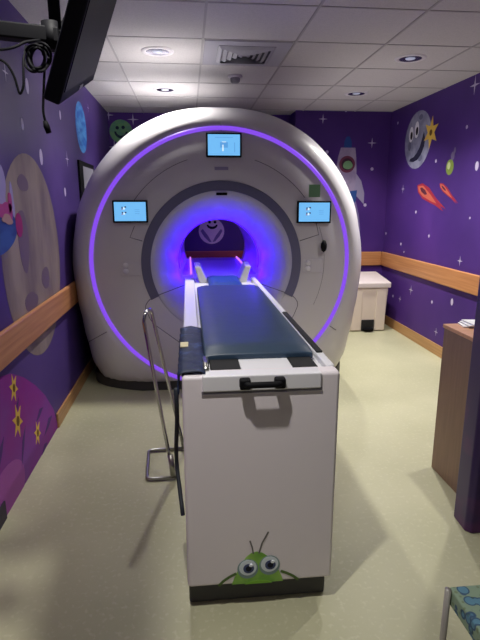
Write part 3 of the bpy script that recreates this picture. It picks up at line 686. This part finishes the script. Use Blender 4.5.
# ------------------------------------------------------------------ pedal bin in the back corner
t = thing('pedal_bin', 'cream white pedal bin in the back right corner beside the scanner', 'bin', (2.2, 6.2, 0))
x0, x1, y0, y1 = 1.98, 2.49, 5.98, 6.48
bm = NB(); hexa(bm, [(x0+.03, y0+.02, .0), (x1-.03, y0+.02, 0), (x1-.03, y1-.02, 0), (x0+.03, y1-.02, 0)], [(x0+.005, y0, .56), (x1-.005, y0, .56), (x1-.005, y1, .56), (x0+.005, y1, .56)]); obj('body', bm, M_bin, t, bevel=.015, seg=3)
bm = NB(); hexa(bm, [(x0-.02, y0-.02, .56), (x1+.02, y0-.02, .56), (x1+.02, y1+.02, .56), (x0-.02, y1+.02, .56)], [(x0-.02, y0-.025, .63), (x1+.02, y0-.025, .63), (x1+.02, y1+.02, .70), (x0-.02, y1+.02, .70)]); obj('lid', bm, mat('lid_white', rgb(226, 216, 216), .5), t, bevel=.015, seg=3)
for xa in (x0+.04, x1-.16):
    bm = NB(); hexa(bm, [(xa, y0+.0, .015), (xa+.13, y0+.0, .015), (xa+.13, y0+.03, .015), (xa, y0+.03, .015)], [(xa, y0-.012, .545), (xa+.13, y0-.012, .545), (xa+.13, y0+.02, .545), (xa, y0+.02, .545)]); obj('front_panel', bm, M_bin, t, bevel=.008)
bm = NB(); box(bm, x0+.18, x1-.17, y0-.002, y0+.05, .01, .15); obj('pedal_recess', bm, M_blackm, t)
bm = NB(); box(bm, x0+.20, x1-.19, y0-.06, y0+.02, .03, .05); obj('pedal', bm, M_black, t, bevel=.005)

# ------------------------------------------------------------------ desk unit at the right
t = thing('wooden_cabinet', 'brown wooden cabinet standing behind the purple partition end at right', 'cabinet', (1.9, 2.45, 0))
bm = NB(); box(bm, 1.466, 2.10, 2.21, 2.685, .0, .892); obj('body', bm, M_desk, t, bevel=.003)
bm = NB(); box(bm, 1.46, 2.11, 2.205, 2.692, .892, .914); obj('top', bm, M_desktop, t, bevel=.003)
for k in range(3):
    bm = NB(); z = .9165+k*.0085; a = .02*k
    q = [(1.525+a, 2.585-a), (1.79-a, 2.53), (1.80, 2.655-a*.3), (1.545+a*.5, 2.683)]
    hexa(bm, [(x, y, z-.0022) for x, y in q], [(x, y, z+.0055) for x, y in q])
    tag(obj('paper_stack', bm, M_paper), ['lowest', 'middle', 'topmost'][k]+' of the white papers on the brown cabinet', 'paper', 'papers on the cabinet')

# ------------------------------------------------------------------ patterned chair, bottom right
t = thing('padded_chair', 'chair with a blue and green circle-patterned seat and steel frame, bottom right corner', 'chair', (1.0, 1.0, 0))
def fabric():
    M = bpy.data.materials.new('circle_fabric'); M.use_nodes = True; nt = M.node_tree; b = nt.nodes['Principled BSDF']; b.inputs['Roughness'].default_value = .8
    tc = nt.nodes.new('ShaderNodeTexCoord'); v = nt.nodes.new('ShaderNodeTexVoronoi'); v.inputs['Scale'].default_value = 26; v.inputs['Randomness'].default_value = .75
    r = nt.nodes.new('ShaderNodeValToRGB'); r.color_ramp.interpolation = 'LINEAR'; e = r.color_ramp.elements
    e[0].position = 0; e[0].color = rgb(84, 126, 148); e[1].position = 1; e[1].color = rgb(126, 146, 124)
    for p, c in ((.36, rgb(84, 126, 148)), (.40, rgb(48, 74, 104)), (.46, rgb(58, 84, 108)), (.50, rgb(124, 144, 124))): q = e.new(p); q.color = c
    v2 = nt.nodes.new('ShaderNodeTexVoronoi'); v2.inputs['Scale'].default_value = 44; v2.inputs['Randomness'].default_value = 1
    r2 = nt.nodes.new('ShaderNodeValToRGB'); e = r2.color_ramp.elements; e[0].position = .2; e[0].color = rgb(190, 186, 130); e[1].position = .27; e[1].color = (1, 1, 1, 1)
    mx = nt.nodes.new('ShaderNodeMix'); mx.data_type = 'RGBA'; mx.blend_type = 'MULTIPLY'; mx.inputs[0].default_value = .55
    nt.links.new(tc.outputs['Object'], v.inputs['Vector']); nt.links.new(tc.outputs['Object'], v2.inputs['Vector'])
    nt.links.new(v.outputs['Distance'], r.inputs[0]); nt.links.new(v2.outputs['Distance'], r2.inputs[0])
    nt.links.new(r.outputs[0], mx.inputs[6]); nt.links.new(r2.outputs[0], mx.inputs[7]); nt.links.new(mx.outputs[2], b.inputs['Base Color'])
    return M
M_fab = fabric(); sx0, sx1, sy0, sy1 = .765, 1.24, .75, 1.215
bm = NB(); box(bm, sx0-.002, sx1-.006, sy0, sy1+.012, .405, .462); obj('seat', bm, M_fab, t, bevel=.007, seg=3)
bm = NB(); box(bm, sx0+.01, sx1-.01, sy0-.05, sy0-.01, .55, .9); obj('backrest', bm, M_fab, t, bevel=.018, seg=4)
for x in (sx0, sx1):
    for y in (sy0-.03, sy1):
        bm = NB(); tube(bm, [(x-.011, y, 0), (x-.011, y, .462 if y > 1 else .9)], .010, 12); obj('leg', bm, mat('grey_tube', rgb(168, 164, 158), .35, metal=.35), t, True)
bm = NB(); box(bm, sx0+.03, sx1-.03, sy0-.02, sy1-.04, .385, .404); obj('seat_frame', bm, M_plinth, t)

# ------------------------------------------------------------------ green creature sticker on the table pedestal
t = thing('creature_decal', 'green big-eyed creature sticker peeking over the bottom of the table pedestal', 'sticker', (.245, BY0, .12))
class CW(Wall):
    def P(s, u, v, d): return (u, BY0-d, v)
WC = CW('C')
M_gr = mat('creature_skin', rgb(112, 168, 62), .5, noise=(9, rgb(158, 202, 96), .42, .66))
body = [(.138, .115), (.146, .14), (.158, .17), (.176, .207), (.196, .238), (.216, .254), (.238, .259), (.26, .252), (.284, .233), (.308, .2), (.328, .165), (.34, .135), (.345, .115)]
layer('head', WC, [body], M_gr, 0, t)
M_arm = F_('arm_green', 92, 116, 66)
def ribbon(pts, w):
    L = [Vector(p) for p in pts]; a, b = [], []
    for i, p in enumerate(L):
        d = (L[min(i+1, len(L)-1)]-L[max(i-1, 0)]).normalized(); n = Vector((-d.y, d.x)); a.append(tuple(p+n*w)); b.append(tuple(p-n*w))
    return a+b[::-1]
layer('arm', WC, [ribbon([(.085, .113), (.105, .135), (.13, .152), (.156, .165)], .0055)], M_arm, .5, t)
layer('arm', WC, [ribbon([(.335, .162), (.36, .150), (.385, .135), (.408, .115)], .0055)], M_arm, .5, t)
layer('antenna', WC, [ribbon([(.224, .25), (.219, .28), (.210, .310)], .003)], F_('antenna_grey', 112, 108, 108), .5, t)
layer('antenna', WC, [ribbon([(.246, .25), (.258, .295), (.283, .345)], .003)], MATS['print_antenna_grey'], .5, t)
for ex, ez in ((.202, .187), (.289, .197)):
    rg = layer('eye_rim', WC, [ell(ex, ez-.004, .042, .044)], F_('eye_rim', 128, 150, 150), 1, t)
    layer('eyeball', WC, [ell(ex, ez+.002, .035)], F_('eyeball', 216, 226, 234), 2, rg)
    layer('iris', WC, [ell(ex+.003, ez-.001, .0215, .021)], F_('iris', 74, 84, 122), 3, rg)
    layer('pupil', WC, [ell(ex+.003, ez-.001, .012)], F_('pupil2', 24, 26, 44), 4, rg)
    layer('glint', WC, [ell(ex+.012, ez+.014, .008, .006)], F_('glint', 236, 240, 246), 5, rg)
layer('chin', WC, [[(.19, .112), (.215, .123), (.245, .127), (.28, .123), (.30, .112)]], F_('chin', 124, 178, 62), 1, t)
